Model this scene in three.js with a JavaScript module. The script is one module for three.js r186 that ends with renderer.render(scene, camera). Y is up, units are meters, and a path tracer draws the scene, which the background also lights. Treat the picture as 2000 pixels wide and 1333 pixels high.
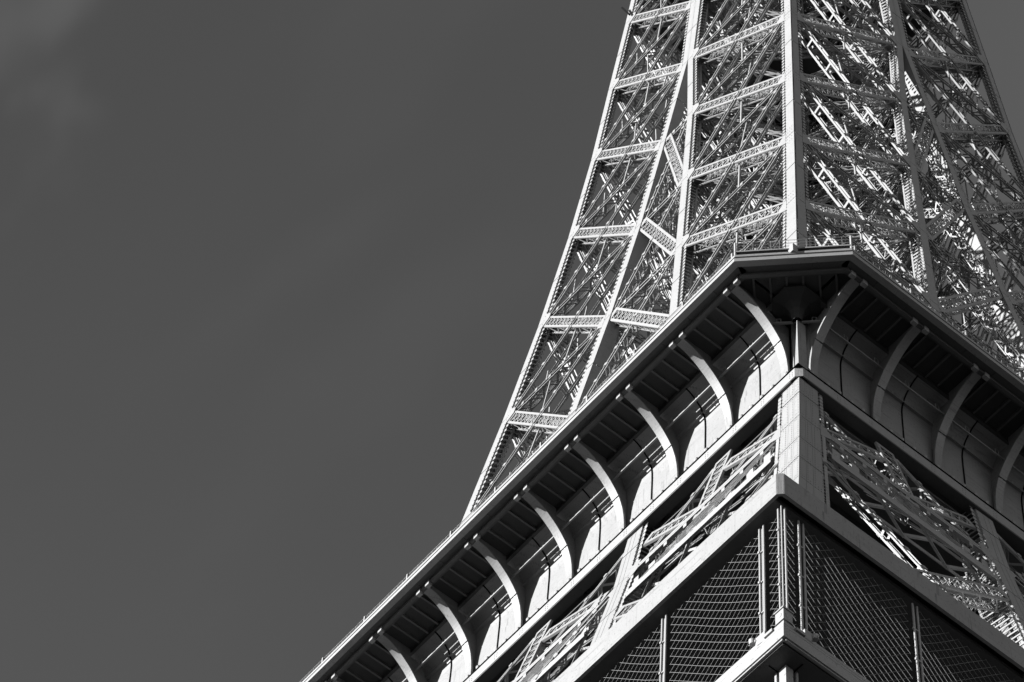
import * as THREE from 'three';

// ---------------------------------------------------------------- camera
const camera = new THREE.PerspectiveCamera(2 * Math.atan(666.5 / 6051.5) * 180 / Math.PI, 1024 / 682, 0.5, 20000);
{
  const yaw = 0.1994, pitch = 1.0124, roll = 0.1126, a = Math.PI / 4 + yaw;
  camera.position.set(67.391, 1.7, 64.932);
  const F = new THREE.Vector3(-Math.sin(a) * Math.cos(pitch), Math.sin(pitch), -Math.cos(a) * Math.cos(pitch));
  const R = new THREE.Vector3(Math.cos(a), 0, -Math.sin(a));
  const U = R.clone().cross(F);
  camera.up.copy(U.multiplyScalar(Math.cos(roll)).addScaledVector(R, -Math.sin(roll)));
  camera.lookAt(camera.position.clone().add(F));
}
// ---------------------------------------------------------------- sky, sun, exposure
const scene = new THREE.Scene();
const SUN = new THREE.Vector3(-0.52, 0.26, 1).normalize();
const EXPOSURE = 3.35, SUN_POWER = 5, SKY_ZENITH = 0.0215, SKY_HORIZON = 0.2;
let seed = 7;
const rnd = () => { seed = (seed * 1664525 + 1013904223) >>> 0; return seed / 4294967296; };
function hash(ix, iy, s) { let h = (ix * 374761393 + iy * 668265263 + s * 974634777) | 0; h = Math.imul(h ^ (h >>> 13), 1274126177); return ((h ^ (h >>> 16)) >>> 0) / 4294967296; }
function vnoise(x, y, per, s) {            // value noise that wraps after per cells
  const ix = Math.floor(x), iy = Math.floor(y), fx = x - ix, fy = y - iy;
  const u = fx * fx * (3 - 2 * fx), v = fy * fy * (3 - 2 * fy), w = (n) => ((n % per) + per) % per;
  const a = hash(w(ix), w(iy), s), b = hash(w(ix + 1), w(iy), s), c = hash(w(ix), w(iy + 1), s), d = hash(w(ix + 1), w(iy + 1), s);
  return (a + (b - a) * u) * (1 - v) + (c + (d - c) * u) * v;
}
const fbm = (x, y, per, s, o = 4) => { let r = 0, a = 0.5, t = 0; for (let i = 0; i < o; i++) { r += a * vnoise(x, y, per, s + i); t += a; x *= 2; y *= 2; per *= 2; a *= 0.5; } return r / t; };
{
  const W = 1024, H = 512, data = new Float32Array(W * H * 4);
  for (let j = 0; j < H; j++) for (let i = 0; i < W; i++) {
    const el = ((j + 0.5) / H - 0.5) * Math.PI, az = ((i + 0.5) / W - 0.5) * 2 * Math.PI;
    const x = Math.cos(el) * Math.cos(az), y = Math.sin(el), z = Math.cos(el) * Math.sin(az);
    const s = Math.max(0, y);
    let L = SKY_ZENITH + SKY_HORIZON * Math.pow(1 - s, 2.4);
    const g = (x - z) * Math.SQRT1_2, q = Math.min(1, Math.max(0, (g + 0.12) / 0.2));   // the sky pales towards the right
    L *= 1 + 0.3 * q * q * (3 - 2 * q) + 1.3 * Math.max(0, g);
    if (y > 0.02) {                                                       // thin high cloud
      const px = x / (y + 0.15), pz = z / (y + 0.15);
      const n = fbm(px * 7 + 40 + pz * 3, pz * 15 + 40, 128, 11, 5);
      L *= 1 + 0.3 * Math.max(0, n - 0.62) + 0.09 * (n - 0.5);
      const bank = Math.hypot(x + 0.485, (z + 0.075) * 1.3), m = fbm(px * 45 + 7, pz * 70 + 3, 512, 61, 5);   // the edge of a pale cloud bank
      const tb = Math.min(1, Math.max(0, 1.9 - bank / 0.042 + 2.4 * (m - 0.5))); L *= 1 + (0.1 + 0.4 * m) * tb * tb * (3 - 2 * tb);
      const wisp = Math.abs((z + 0.232) + 0.35 * (x + 0.45)) / 0.012; L *= 1 + 0.14 * m * Math.max(0, 1 - wisp) * Math.max(0, 1 - Math.abs(x + 0.47) / 0.07);
    }
    const k = (j * W + i) * 4; data[k] = data[k + 1] = data[k + 2] = L; data[k + 3] = 1;
  }
  const t = new THREE.DataTexture(data, W, H, THREE.RGBAFormat, THREE.FloatType);
  t.mapping = THREE.EquirectangularReflectionMapping; t.magFilter = t.minFilter = THREE.LinearFilter; t.needsUpdate = true;
  scene.background = t; scene.environment = t;
}
const sun = new THREE.DirectionalLight(new THREE.Color(1, 1, 1), SUN_POWER);
sun.position.copy(SUN).multiplyScalar(400).add(new THREE.Vector3(0, 130, 0)); sun.target.position.set(0, 130, 0);
sun.castShadow = true; sun.shadow.radius = 1; sun.shadow.mapSize.set(4096, 4096); sun.shadow.bias = -0.0004;
Object.assign(sun.shadow.camera, { left: -90, right: 90, top: 110, bottom: -110, near: 10, far: 900 });
scene.add(sun, sun.target);
const renderer = new THREE.WebGLRenderer({ antialias: true });
renderer.toneMapping = THREE.LinearToneMapping; renderer.toneMappingExposure = EXPOSURE;
renderer.shadowMap.enabled = true;

// ---------------------------------------------------------------- materials
function greyTexture(n, f) {
  const d = new Uint8Array(n * n * 4);
  for (let j = 0; j < n; j++) for (let i = 0; i < n; i++) { const v = Math.max(0, Math.min(255, 255 * f(i / n, j / n))), k = (j * n + i) * 4; d[k] = d[k + 1] = d[k + 2] = v; d[k + 3] = 255; }
  const t = new THREE.DataTexture(d, n, n); t.wrapS = t.wrapT = THREE.RepeatWrapping; t.magFilter = THREE.LinearFilter; t.minFilter = THREE.LinearMipmapLinearFilter; t.generateMipmaps = true; t.colorSpace = THREE.SRGBColorSpace; t.needsUpdate = true; return t;
}
const paintTex = greyTexture(512, (u, v) => {
  const a = fbm(u * 8, v * 8, 8, 3, 5), b = fbm(u * 64, v * 64, 64, 31, 2);
  let r = 0.93 + 0.10 * (a - 0.5) + 0.06 * (b - 0.5);
  if (b > 0.74 && a > 0.5) r -= 0.18;                           // chips and rust specks
  return r;
});
const streakTex = greyTexture(512, (u, v) => {                  // u along the sheet, v up it: run-down dirt has its own outline
  const a = fbm(u * 6, v * 6, 6, 5, 5), st = fbm(u * 90, v * 3, 90, 41, 2), b = fbm(u * 80, v * 80, 80, 77, 2);
  let r = 0.94 + 0.09 * (a - 0.5) + 0.03 * (b - 0.5);
  if (st > 0.6 && a > 0.42) r -= 0.9 * (st - 0.6) * Math.min(1, (a - 0.42) * 6);
  const ln = fbm(u * 3, v * 70, 70, 91, 2); if (ln > 0.62) r -= 0.25 * (ln - 0.62);
  if (b > 0.76) r -= 0.16;
  return r;
});
for (const t of [paintTex, streakTex]) t.repeat.set(0.25, 0.25);
const mat = (g, rough, map, extra = {}) => new THREE.MeshStandardMaterial(Object.assign({ color: new THREE.Color().setRGB(g, g, g), roughness: rough, metalness: 0, map: map || null }, extra));
const M = {
  iron: mat(0.21, 0.55, paintTex), sheet: mat(0.168, 0.6, streakTex), under: mat(0.045, 0.7, paintTex), dark: new THREE.MeshPhysicalMaterial({ color: 0x0b0b0b, roughness: 0.9, specularIntensity: 0.12, map: paintTex }), edge: mat(0.065, 0.7, paintTex), joist: mat(0.085, 0.7, paintTex),  // under, edge, joist: iron paint darkened to carry the soffit shade
  rope: mat(0.1, 0.8), deck: mat(0.03, 0.8, paintTex), glass: new THREE.MeshPhysicalMaterial({ color: 0x0a0a0a, roughness: 0.08, metalness: 0 }),  // deck: near black, with shade in the colour on soffit sheets and capital
  steel: mat(0.24, 0.4), ground: mat(0.035, 0.95), lens: new THREE.MeshPhysicalMaterial({ color: 0x777777, roughness: 0.1 }),
};

// ---------------------------------------------------------------- mesh builder: collects boxes, bars, plates
const V = (x, y, z) => new THREE.Vector3(x, y, z);
const add = (a, b, s = 1) => a.clone().addScaledVector(b, s);
const sub = (a, b) => a.clone().sub(b);
const mix = (a, b, t) => a.clone().lerp(b, t);
const cross = (a, b) => a.clone().cross(b);
const unit = (a) => a.clone().normalize();
const FACES = [[0, 1, 5, 4], [1, 2, 6, 5], [2, 3, 7, 6], [3, 0, 4, 7], [0, 3, 2, 1], [4, 5, 6, 7]];
class MB {
  constructor() { this.p = []; this.n = []; this.t = []; }
  quad(a, b, c, d, out) {                                        // out: a point on the inner side
    const e1 = sub(b, a), e2 = sub(d, a); let n = cross(e1, e2); if (n.lengthSq() < 1e-14) n = cross(sub(c, b), sub(d, c)); n.normalize();
    if (n.dot(sub(a, out)) < 0) { n.negate(); const q = b; b = d; d = q; }
    const l1 = a.distanceTo(b), l2 = a.distanceTo(d), o = (a.x * 0.731 + a.y * 0.377 + a.z * 0.519);
    const P = [a, b, c, a, c, d], T = [[0, 0], [l1, 0], [l1, l2], [0, 0], [l1, l2], [0, l2]];
    for (let i = 0; i < 6; i++) { this.p.push(P[i].x, P[i].y, P[i].z); this.n.push(n.x, n.y, n.z); this.t.push(T[i][0] + o, T[i][1] + o * 1.7); }
  }
  box8(c, faces = 6) { const m = V(0, 0, 0); for (const q of c) m.addScaledVector(q, 1 / 8); for (let i = 0; i < faces; i++) { const f = FACES[i]; this.quad(c[f[0]], c[f[1]], c[f[2]], c[f[3]], m); } return this; }
  bar(p, q, a, b, wa, wb, caps = true) {                         // p to q, full widths wa along a and wb along b
    const A = a.clone().multiplyScalar(wa / 2), B = b.clone().multiplyScalar(wb / 2), c = [];
    for (const o of [p, q]) c.push(o.clone().sub(A).sub(B), o.clone().add(A).sub(B), o.clone().add(A).add(B), o.clone().sub(A).add(B));
    return this.box8(c, caps ? 6 : 4);
  }
  rod(p, q, w, caps = true) { const d = unit(sub(q, p)), a = unit(cross(d, Math.abs(d.y) < 0.9 ? V(0, 1, 0) : V(1, 0, 0))); return this.bar(p, q, a, cross(d, a), w, w, caps); }
  box(x0, x1, y0, y1, z0, z1) { return this.box8([V(x0, y0, z0), V(x1, y0, z0), V(x1, y0, z1), V(x0, y0, z1), V(x0, y1, z0), V(x1, y1, z0), V(x1, y1, z1), V(x0, y1, z1)]); }
  plate(a, b, c, d, n, t) { const o = n.clone().multiplyScalar(-t); return this.box8([a, b, c, d, add(a, o), add(b, o), add(c, o), add(d, o)]); }
  round(p, q, r0, r1, k = 8) {                                   // a tapered round bar
    const d = unit(sub(q, p)), a = unit(cross(d, Math.abs(d.y) < 0.9 ? V(0, 1, 0) : V(1, 0, 0))), b = cross(d, a), m = mix(p, q, 0.5);
    const at = (o, r, i) => add(add(o, a, r * Math.cos(i * 2 * Math.PI / k)), b, r * Math.sin(i * 2 * Math.PI / k));
    for (let i = 0; i < k; i++) { this.quad(at(p, r0, i), at(p, r0, i + 1), at(q, r1, i + 1), at(q, r1, i), m); this.quad(p, at(p, r0, i), at(p, r0, i + 1), p, m); this.quad(q, at(q, r1, i), at(q, r1, i + 1), q, m); }
    return this;
  }
  geo() {
    const g = new THREE.BufferGeometry();
    g.setAttribute('position', new THREE.Float32BufferAttribute(this.p, 3)); g.setAttribute('normal', new THREE.Float32BufferAttribute(this.n, 3)); g.setAttribute('uv', new THREE.Float32BufferAttribute(this.t, 2)); return g;
  }
  build(name, m, parent) { const o = new THREE.Mesh(this.geo(), m); o.name = numbered(name); o.castShadow = o.receiveShadow = true; parent.add(o); return o; }
}
const used = {};
function numbered(n) { const k = used[n] = (used[n] ?? -1) + 1; return k ? n + '_' + String(k).padStart(3, '0') : n; }
function group(name, parent) { const g = new THREE.Group(); g.name = numbered(name); parent.add(g); return g; }
function tag(o, label, category, grp, kind) { if (label) o.userData.label = label; if (category) o.userData.category = category; if (grp) o.userData.group = grp; if (kind) o.userData.kind = kind; return o; }

// ---------------------------------------------------------------- ground
{ const g = new THREE.Mesh(new THREE.CircleGeometry(9000, 64).rotateX(-Math.PI / 2), M.ground); g.name = 'ground'; g.receiveShadow = true; g.userData.kind = 'structure'; scene.add(g); }

// ---------------------------------------------------------------- the tower
const tower = new THREE.Group(); tower.name = 'iron_tower'; scene.add(tower);
tag(tower, 'tall riveted iron lattice tower with two overhanging galleries, seen from below', 'tower');
const HALF = { '-6': 24, '-5': 21, '-4': 18.4, '-3': 16.2, '-2': 14.7, '-1': 13.358, 0: 12.18, 1: 11.117, 2: 10.187, 3: 9.452, 4: 8.889, 5: 8.294, 6: 7.75, 7: 7.25, 8: 6.8 };
const LEVEL = { '-6': 86, '-5': 95.5, '-4': 105.2, '-3': 115.6, '-2': 125.7, '-1': 135.797, 0: 145.823, 1: 155.865, 2: 166.141, 3: 175.997, 4: 185.72, 5: 195.586, 6: 205.4, 7: 215, 8: 224.5 };
const WIDE = { '-6': 14, '-5': 12.8, '-4': 11.5, '-3': 10.45, '-2': 10, '-1': 9.62, 0: 9.51, 1: 9.36, 2: 9.213 };
const inner = (k) => k >= 3 ? 0 : HALF[k] - WIDE[k];
const colSize = (k) => ({ '-6': 1.35, '-5': 1.25, '-4': 1.12, '-3': 0.95, '-2': 0.8, '-1': 0.66 })[k] ?? (k === 0 ? 0.62 : k === 1 ? 0.58 : 0.54);

// a riveted box girder: angle chords, lacing, end and middle plates
function girder(mb, p0, p1, n0, W, D, o = {}) {
  const dir = unit(sub(p1, p0)), L = p0.distanceTo(p1), perp = unit(cross(n0, dir)), n = unit(cross(dir, perp));
  const ch = o.ch ?? 0.15, cn = o.cn ?? ch * 0.6, ins = o.ins ?? 0.03, at = (t, s, d) => add(add(add(p0, dir, t), perp, s), n, -(ins + d));
  for (const s of [-1, 1]) for (const d of [0, 1]) {
    const e = W / 2 * s, dd = d ? D : 0;
    mb.bar(at(0, e - s * ch / 2, dd), at(L, e - s * ch / 2, dd), perp, n, ch, 0.024);
    mb.bar(at(0, e, dd + (d ? -cn / 2 : cn / 2)), at(L, e, dd + (d ? -cn / 2 : cn / 2)), perp, n, 0.024, cn);
  }
  const cells = Math.max(3, Math.round(L / (o.cell ?? W * 0.95))), cl = L / cells, h = W / 2 - ch * 0.6;
  const flat = (P, Q, m, w, t = 0.014) => { const u = unit(sub(Q, P)); mb.bar(P, Q, cross(m, u), m, w, t, false); };
  for (let i = 0; i < cells; i++) {
    const a = i * cl, b = a + cl;
    for (const d of o.back === false ? [0.018] : [0.018, D - 0.018]) {
      const lx = (x0, y0, x1, y1, w, e) => flat(at(x0, y0, d + e), at(x1, y1, d + e), n, w);
      if (o.mode === 'batten') { if (i) { const c = at(a, 0, d === 0.018 ? -0.02 : D + 0.02); mb.bar(add(c, dir, -0.1), add(c, dir, 0.1), perp, n, W + 0.05, 0.014); if (d === 0.018) mb.bar(add(add(c, dir, -0.1), n, 0.03), add(add(c, dir, 0.1), n, 0.03), perp, n, W * 0.7, 0.05); } }
      else if (o.mode === 'zig') lx(a, i % 2 ? h : -h, b, i % 2 ? -h : h, 0.075, 0);
      else { lx(a, -h, b, h, 0.07, 0); lx(a, h, b, -h, 0.07, 0.016); }
      if (i && o.rung) lx(a, -h, a, h, 0.085, 0.034);
    }
  }
  const sc = o.side === 'ladder' ? Math.max(2, Math.round(L / 2.3)) : Math.max(3, Math.round(L / (o.sideCell ?? D * 1.05))), sl = L / sc;
  for (let i = 0; i < sc; i++) for (const s of [-1, 1]) {          // lacing of the two narrow sides
    const q = (t, f) => at(t, s * (W / 2 - 0.018), cn * 0.6 + (D - cn * 1.2) * f);
    if (o.side === 'ladder') { if (i) flat(q(i * sl, 0), q(i * sl + 0.12, 1), perp, 0.12); }
    else flat(q(i * sl, i % 2 ? 0 : 1), q((i + 1) * sl, i % 2 ? 1 : 0), perp, 0.085);
    if (o.tabs && i) { const c = at(i * sl, s * (W / 2 - ch - 0.05), -0.012); mb.bar(add(c, dir, -0.1), add(c, dir, 0.1), perp, n, 0.1, 0.012); }
  }
  const pl = (t0, t1, d) => mb.bar(at(t0, 0, d), at(t1, 0, d), perp, n, W - 0.03, 0.016);
  const e = o.end ?? 0.35; if (e > 0) { pl(0, e, -0.01); pl(L - e, L, -0.01); pl(0, e, D + 0.01); pl(L - e, L, D + 0.01); }
  if (o.mid) pl(L / 2 - o.mid / 2, L / 2 + o.mid / 2, -0.022);
  return mb;
}
// a triangular gusset that ties the girders into a column; edge runs along the column
function gusset(mb, p, along, out, n, h, w) {
  const c = [add(p, along, -h), add(add(p, out, w), along, -h * 0.34), add(add(p, out, w), along, h * 0.34), add(p, along, h)].map((q) => add(q, n, 0.012));
  mb.plate(c[0], c[1], c[2], c[3], n, 0.02);
}

const FULL_K = [-6, -5, -4, -3, -2, -1, 0, 1, 2, 3, 4, 5, 6, 7];
function makePillar(sx, sz, near) {
  const pil = group('pillar', tower), pool = new MB(), hang = new MB();
  const into = (mb, o) => { for (const k of ['p', 'n', 't']) for (const v of o[k]) mb[k].push(v); };
  const put = (o, name) => near ? o.build(name, M.iron, pil) : into(pool, o);
  const S = (x, y, z) => V(sx * x, y, sz * z);
  // --- four box columns
  for (const ix of [0, 1]) for (const iz of [0, 1]) {
    const mb = new MB();
    const size = (k) => { const d = colSize(k); if (!ix && !iz) return [d, d]; if (ix && iz) return [d, d]; return ix ? [d * 0.95, d * 1.3] : [d * 1.3, d * 0.95]; };
    const lim = (k) => { const [a, b] = size(k), h = HALF[k], i = inner(k); return { y: LEVEL[k], x0: ix ? i : h, x1: ix ? i + a : h - a, z0: iz ? i : h, z1: iz ? i + b : h - b }; };   // 0 = solid outer side, 1 = laced inner side
    for (const k of FULL_K) {
      const A = lim(k), B = lim(k + 1);
      const L = (t) => { const r = {}; for (const q in A) r[q] = A[q] + (B[q] - A[q]) * t; return r; };
      const low = k < -2, T = 0.03;
      // solid plates, in lengths with an open joint; each face of one or more strips
      const joints = low ? [0, 0.3, 0.62, 1] : [0, 0.5, 1];
      const fr = low ? [[0, 0.285], [0.3, 0.575], [0.59, 1]] : (!ix && !iz) ? [[0, 0.08], [0.19, 1]] : [[0, 1]];
      for (let j = 0; j + 1 < joints.length; j++) {
        const a = L(joints[j] + (j ? 0.0045 : 0)), b = L(joints[j + 1] - 0.0045);
        fr.forEach(([f0, f1], q) => {
          const t = low ? T + 0.014 * (fr.length - q) : T, X = (m, f) => m.x0 + (m.x1 - m.x0) * f, Z = (m, f) => m.z0 + (m.z1 - m.z0) * f;
          const g = 0.004 * q;
          if (!(fr.length === 2 && q === 0)) mb.plate(S(X(a, fr.length === 2 ? 0 : f0), a.y, a.z0 - sgn(a.z0 - a.z1) * g), S(X(a, f1), a.y, a.z0 - sgn(a.z0 - a.z1) * g), S(X(b, f1), b.y, b.z0 - sgn(b.z0 - b.z1) * g), S(X(b, fr.length === 2 ? 0 : f0), b.y, b.z0 - sgn(b.z0 - b.z1) * g), S(0, 0, iz ? -1 : 1), t);
          const f2 = q || fr.length === 1 ? f0 : Math.max(f0, T / Math.abs(a.z1 - a.z0) + 0.03);
          mb.plate(S(a.x0 - sgn(a.x0 - a.x1) * g, a.y, Z(a, f2)), S(a.x0 - sgn(a.x0 - a.x1) * g, a.y, Z(a, f1)), S(b.x0 - sgn(b.x0 - b.x1) * g, b.y, Z(b, f1)), S(b.x0 - sgn(b.x0 - b.x1) * g, b.y, Z(b, f2)), S(ix ? -1 : 1, 0, 0), t);
        });
      }
      // inner corner angle and the laced sides
      const a = L(0), b = L(1), ang = 0.11;
      const ux = V(sx * sgn(A.x1 - A.x0), 0, 0), uz = V(0, 0, sz * sgn(A.z1 - A.z0));
      const pa = S(a.x1, a.y, a.z1), pb = S(b.x1, b.y, b.z1);
      mb.bar(add(pa, ux, -ang / 2), add(pb, ux, -ang / 2), ux, uz, ang, 0.022); mb.bar(add(pa, uz, -ang / 2), add(pb, uz, -ang / 2), ux, uz, 0.022, ang);
      const qa = S(a.x1, a.y, a.z0), qb = S(b.x1, b.y, b.z0), ra = S(a.x0, a.y, a.z1), rb = S(b.x0, b.y, b.z1);
      mb.bar(add(qa, uz, 0.09), add(qb, uz, 0.09), ux, uz, 0.022, 0.12); mb.bar(add(ra, ux, 0.09), add(rb, ux, 0.09), ux, uz, 0.12, 0.022);
      const N = Math.round((B.y - A.y) / 0.46);
      for (let i = 0; i < N; i++) {
        const t0 = i / N, t1 = (i + 1) / N, m = mix;
        // slats of the side that closes x (its normal is x), then of the side that closes z
        for (const [p0, p1, q0, q1, n] of [[qa, qb, pa, pb, ux], [ra, rb, pa, pb, uz]]) {
          const P = m(p0, p1, t0), Q = m(q0, q1, t1), u = unit(sub(Q, P)); mb.bar(add(P, n, -0.012), add(Q, n, -0.012), cross(n, u), n, low ? 0.085 : 0.12, 0.014, false);
          if (!near) continue;
          const R = m(p0, p1, t0 + 0.5 / N), w = n === ux ? uz : ux;                                     // little plates riveted to the free edge
          mb.bar(add(add(R, n, 0.13), w, 0.06), add(add(R, n, 0.3), w, 0.06), V(0, 1, 0), w, 0.2, 0.016); mb.bar(add(add(R, n, -0.02), w, 0.08), add(add(R, n, 0.14), w, 0.08), V(0, 1, 0), w, 0.04, 0.016, false);
        }
      }
    }
    mb.build('corner_column', M.iron, pil);
  }
  // --- lattice panels on the four sides
  const F = (k, side, f) => {                                      // point on a side of the pillar: f = 0 outer end, 1 inner end, already clear of the columns
    const h = HALF[k], i = inner(k), d = colSize(k), e0 = h - d * (side === 'oz' || side === 'ox' ? 1 : 1.3), e1 = i + d * 0.95, c = e0 + (e1 - e0) * f;
    if (side === 'oz') return S(c, LEVEL[k], h); if (side === 'ox') return S(h, LEVEL[k], c); if (side === 'iz') return S(c, LEVEL[k], i); return S(i, LEVEL[k], c);
  };
  for (const side of ['oz', 'ox', 'iz', 'ix']) {
    const outer = side[0] === 'o';
    const nrm = { oz: V(0, 0, sz), ox: V(sx, 0, 0), iz: V(0, 0, -sz), ix: V(-sx, 0, 0) }[side];
    for (const k of FULL_K) {
      if (outer && k === -6) continue;
      let a0 = F(k, side, 0), a1 = F(k, side, 1), b0 = F(k + 1, side, 0), b1 = F(k + 1, side, 1);
      if (outer && k === -5) { b0 = mix(a0, b0, 0.55); b1 = mix(a1, b1, 0.55); a0 = F(-6, side, 0); a1 = F(-6, side, 1); }
      let n = unit(cross(sub(a1, a0), sub(b0, a0))); if (n.dot(nrm) < 0) n.negate();
      const along0 = unit(sub(b0, a0)), along1 = unit(sub(b1, a1)), out0 = unit(sub(a1, a0)), out1 = out0.clone().negate();
      if (outer || k > -3) for (const [c, al, ou] of [[a0, along0, out0], [a1, along1, out1]]) { const g = new MB(); gusset(g, c, al, ou, n, 0.75, 0.55); put(g, 'gusset_plate'); }
      const W = k < 0 ? 0.84 : 0.78, D = 0.68;
      if (k !== -4 || !outer) {
        const flip = (side[1] === 'z' ? sx : sz) > 0, [w0, w1, t0, t1] = flip ? [a0, b1, b0, a1] : [b0, a1, b1, a0];
        put(girder(new MB(), t0, t1, n, 0.46, k === -5 ? 0.36 : D, { ins: 0.03, mode: 'batten', cell: 1.25, ch: 0.07, cn: k === -5 ? 0.06 : 0.1, side: 'ladder' }), 'diagonal_brace');
        put(girder(new MB(), w0, w1, n, outer ? W : 0.62, D - 0.05, { ins: 0.062, rung: near && outer, ch: outer ? 0.13 : 0.08, cn: 0.07, end: outer ? 0.7 : 0.3, sideCell: 1.1, side: outer ? '' : 'ladder' }), 'diagonal_brace');
        // thin hanger from the middle of the cross
        const c = mix(mix(a0, b1, 0.5), mix(a1, b0, 0.5), 0.5), lowMid = mix(a0, a1, 0.5);
        hang.rod(add(c, n, -0.36), add(lowMid, n, -0.36), 0.09);
        if (k > -3) for (const [f, g] of [[0.27, 0.2], [0.73, 0.8], [0.5, 0.42]]) { const lo = mix(a0, a1, f), hi = mix(mix(a0, a1, g), mix(b0, b1, g), f === 0.5 ? 0.98 : 0.34), e = -0.2 - 0.5 * rnd(); hang.rod(add(f === 0.5 ? c : lo, n, e), add(hi, n, e), 0.07); }
      }
      if (k > -4 || !outer) put(girder(new MB(), a0, a1, n, 0.46, D - 0.12, { ins: 0.1, mode: 'batten', cell: 1.15, ch: 0.07, cn: 0.07 }), 'horizontal_girder');
    }
  }
  // --- sway bracing across the inside of the pillar
  for (const k of FULL_K.slice(3)) {
    const c = (q, i, j) => S(i ? inner(q) + 0.6 : HALF[q] - 0.6, LEVEL[q], j ? inner(q) + 0.6 : HALF[q] - 0.6);
    for (const [p, q] of [[c(k, 0, 0), c(k + 1, 1, 1)], [c(k, 1, 1), c(k + 1, 0, 0)], [c(k, 0, 1), c(k + 1, 1, 0)], [c(k, 1, 0), c(k + 1, 0, 1)]].slice(sx + sz === 2 ? 2 : 4)) put(girder(new MB(), p, q, unit(cross(sub(q, p), V(0, 1, 0))), 0.3, 0.26, { mode: 'zig', ch: 0.06, end: 0.2, cell: 0.6, sideCell: 0.9 }), 'sway_brace');
  }
  // --- plan bracing inside the pillar at every level
  for (const k of FULL_K.slice(3)) {
    const h = HALF[k] - 0.5, i = inner(k) + 0.5, y = LEVEL[k] - 0.3;
    put(girder(new MB(), S(h, y, h), S(i, y, i), V(0, -1, 0), 0.55, 0.45, { mode: 'zig', ch: 0.11, end: 0.5 }), 'plan_brace');
    put(girder(new MB(), S(h, y - 0.06, i), S(i, y - 0.06, h), V(0, -1, 0), 0.5, 0.42, { mode: 'zig', ch: 0.11, end: 0.5 }), 'plan_brace');
  }
  tag(hang.build('hangers', M.iron, pil), null, null, null, 'stuff');
  if (!near) tag(pool.build('brace_lattice', M.iron, pil), null, null, null, 'stuff');
  return pil;
}
function sgn(v) { return v < 0 ? -1 : 1; }
makePillar(1, 1, true); makePillar(-1, 1, true); makePillar(1, -1, true); makePillar(-1, -1, false);

// lattice between two neighbouring pillars, below the level where they meet
for (const [face, nx, nz] of [['z', 0, 1], ['x', 1, 0], ['z', 0, -1], ['x', -1, 0]]) {
  const pane = group('infill_panel', tower);
  for (const plane of ['outer', 'inner']) {
    const P = (k, s) => { const c = Math.max(0.05, inner(k)), h = plane === 'outer' ? HALF[k] : inner(k) + 0.3; return nz ? V(s * c, LEVEL[k], nz * h) : V(nx * h, LEVEL[k], s * c); };
    for (const k of [-6, -5, -3, -2, -1, 0, 1, 2]) {
      const a0 = P(k, -1), a1 = P(k, 1), b0 = P(k + 1, -1), b1 = P(k + 1, 1), n = V(nx, 0, nz);
      if (k < 2) {
        const main = plane === 'outer';
        girder(new MB(), a1, b0, n, main ? 0.85 : 0.4, 0.55, { ins: 0.06, rung: main, mode: main ? '' : 'batten', cell: main ? undefined : 1.2, ch: main ? 0.15 : 0.08, cn: 0.07, end: 0.5 }).build('diagonal_brace', M.iron, pane);
        girder(new MB(), a0, b1, n, 0.4, 0.5, { ins: 0.09, mode: 'batten', cell: 1.2, ch: 0.07 }).build('diagonal_brace', M.iron, pane);
      }
      girder(new MB(), a0, a1, n, 0.42, 0.5, { ins: 0.13, mode: 'batten', cell: 1.1, ch: 0.07 }).build('horizontal_girder', M.iron, pane);
    }
  }
}

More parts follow.
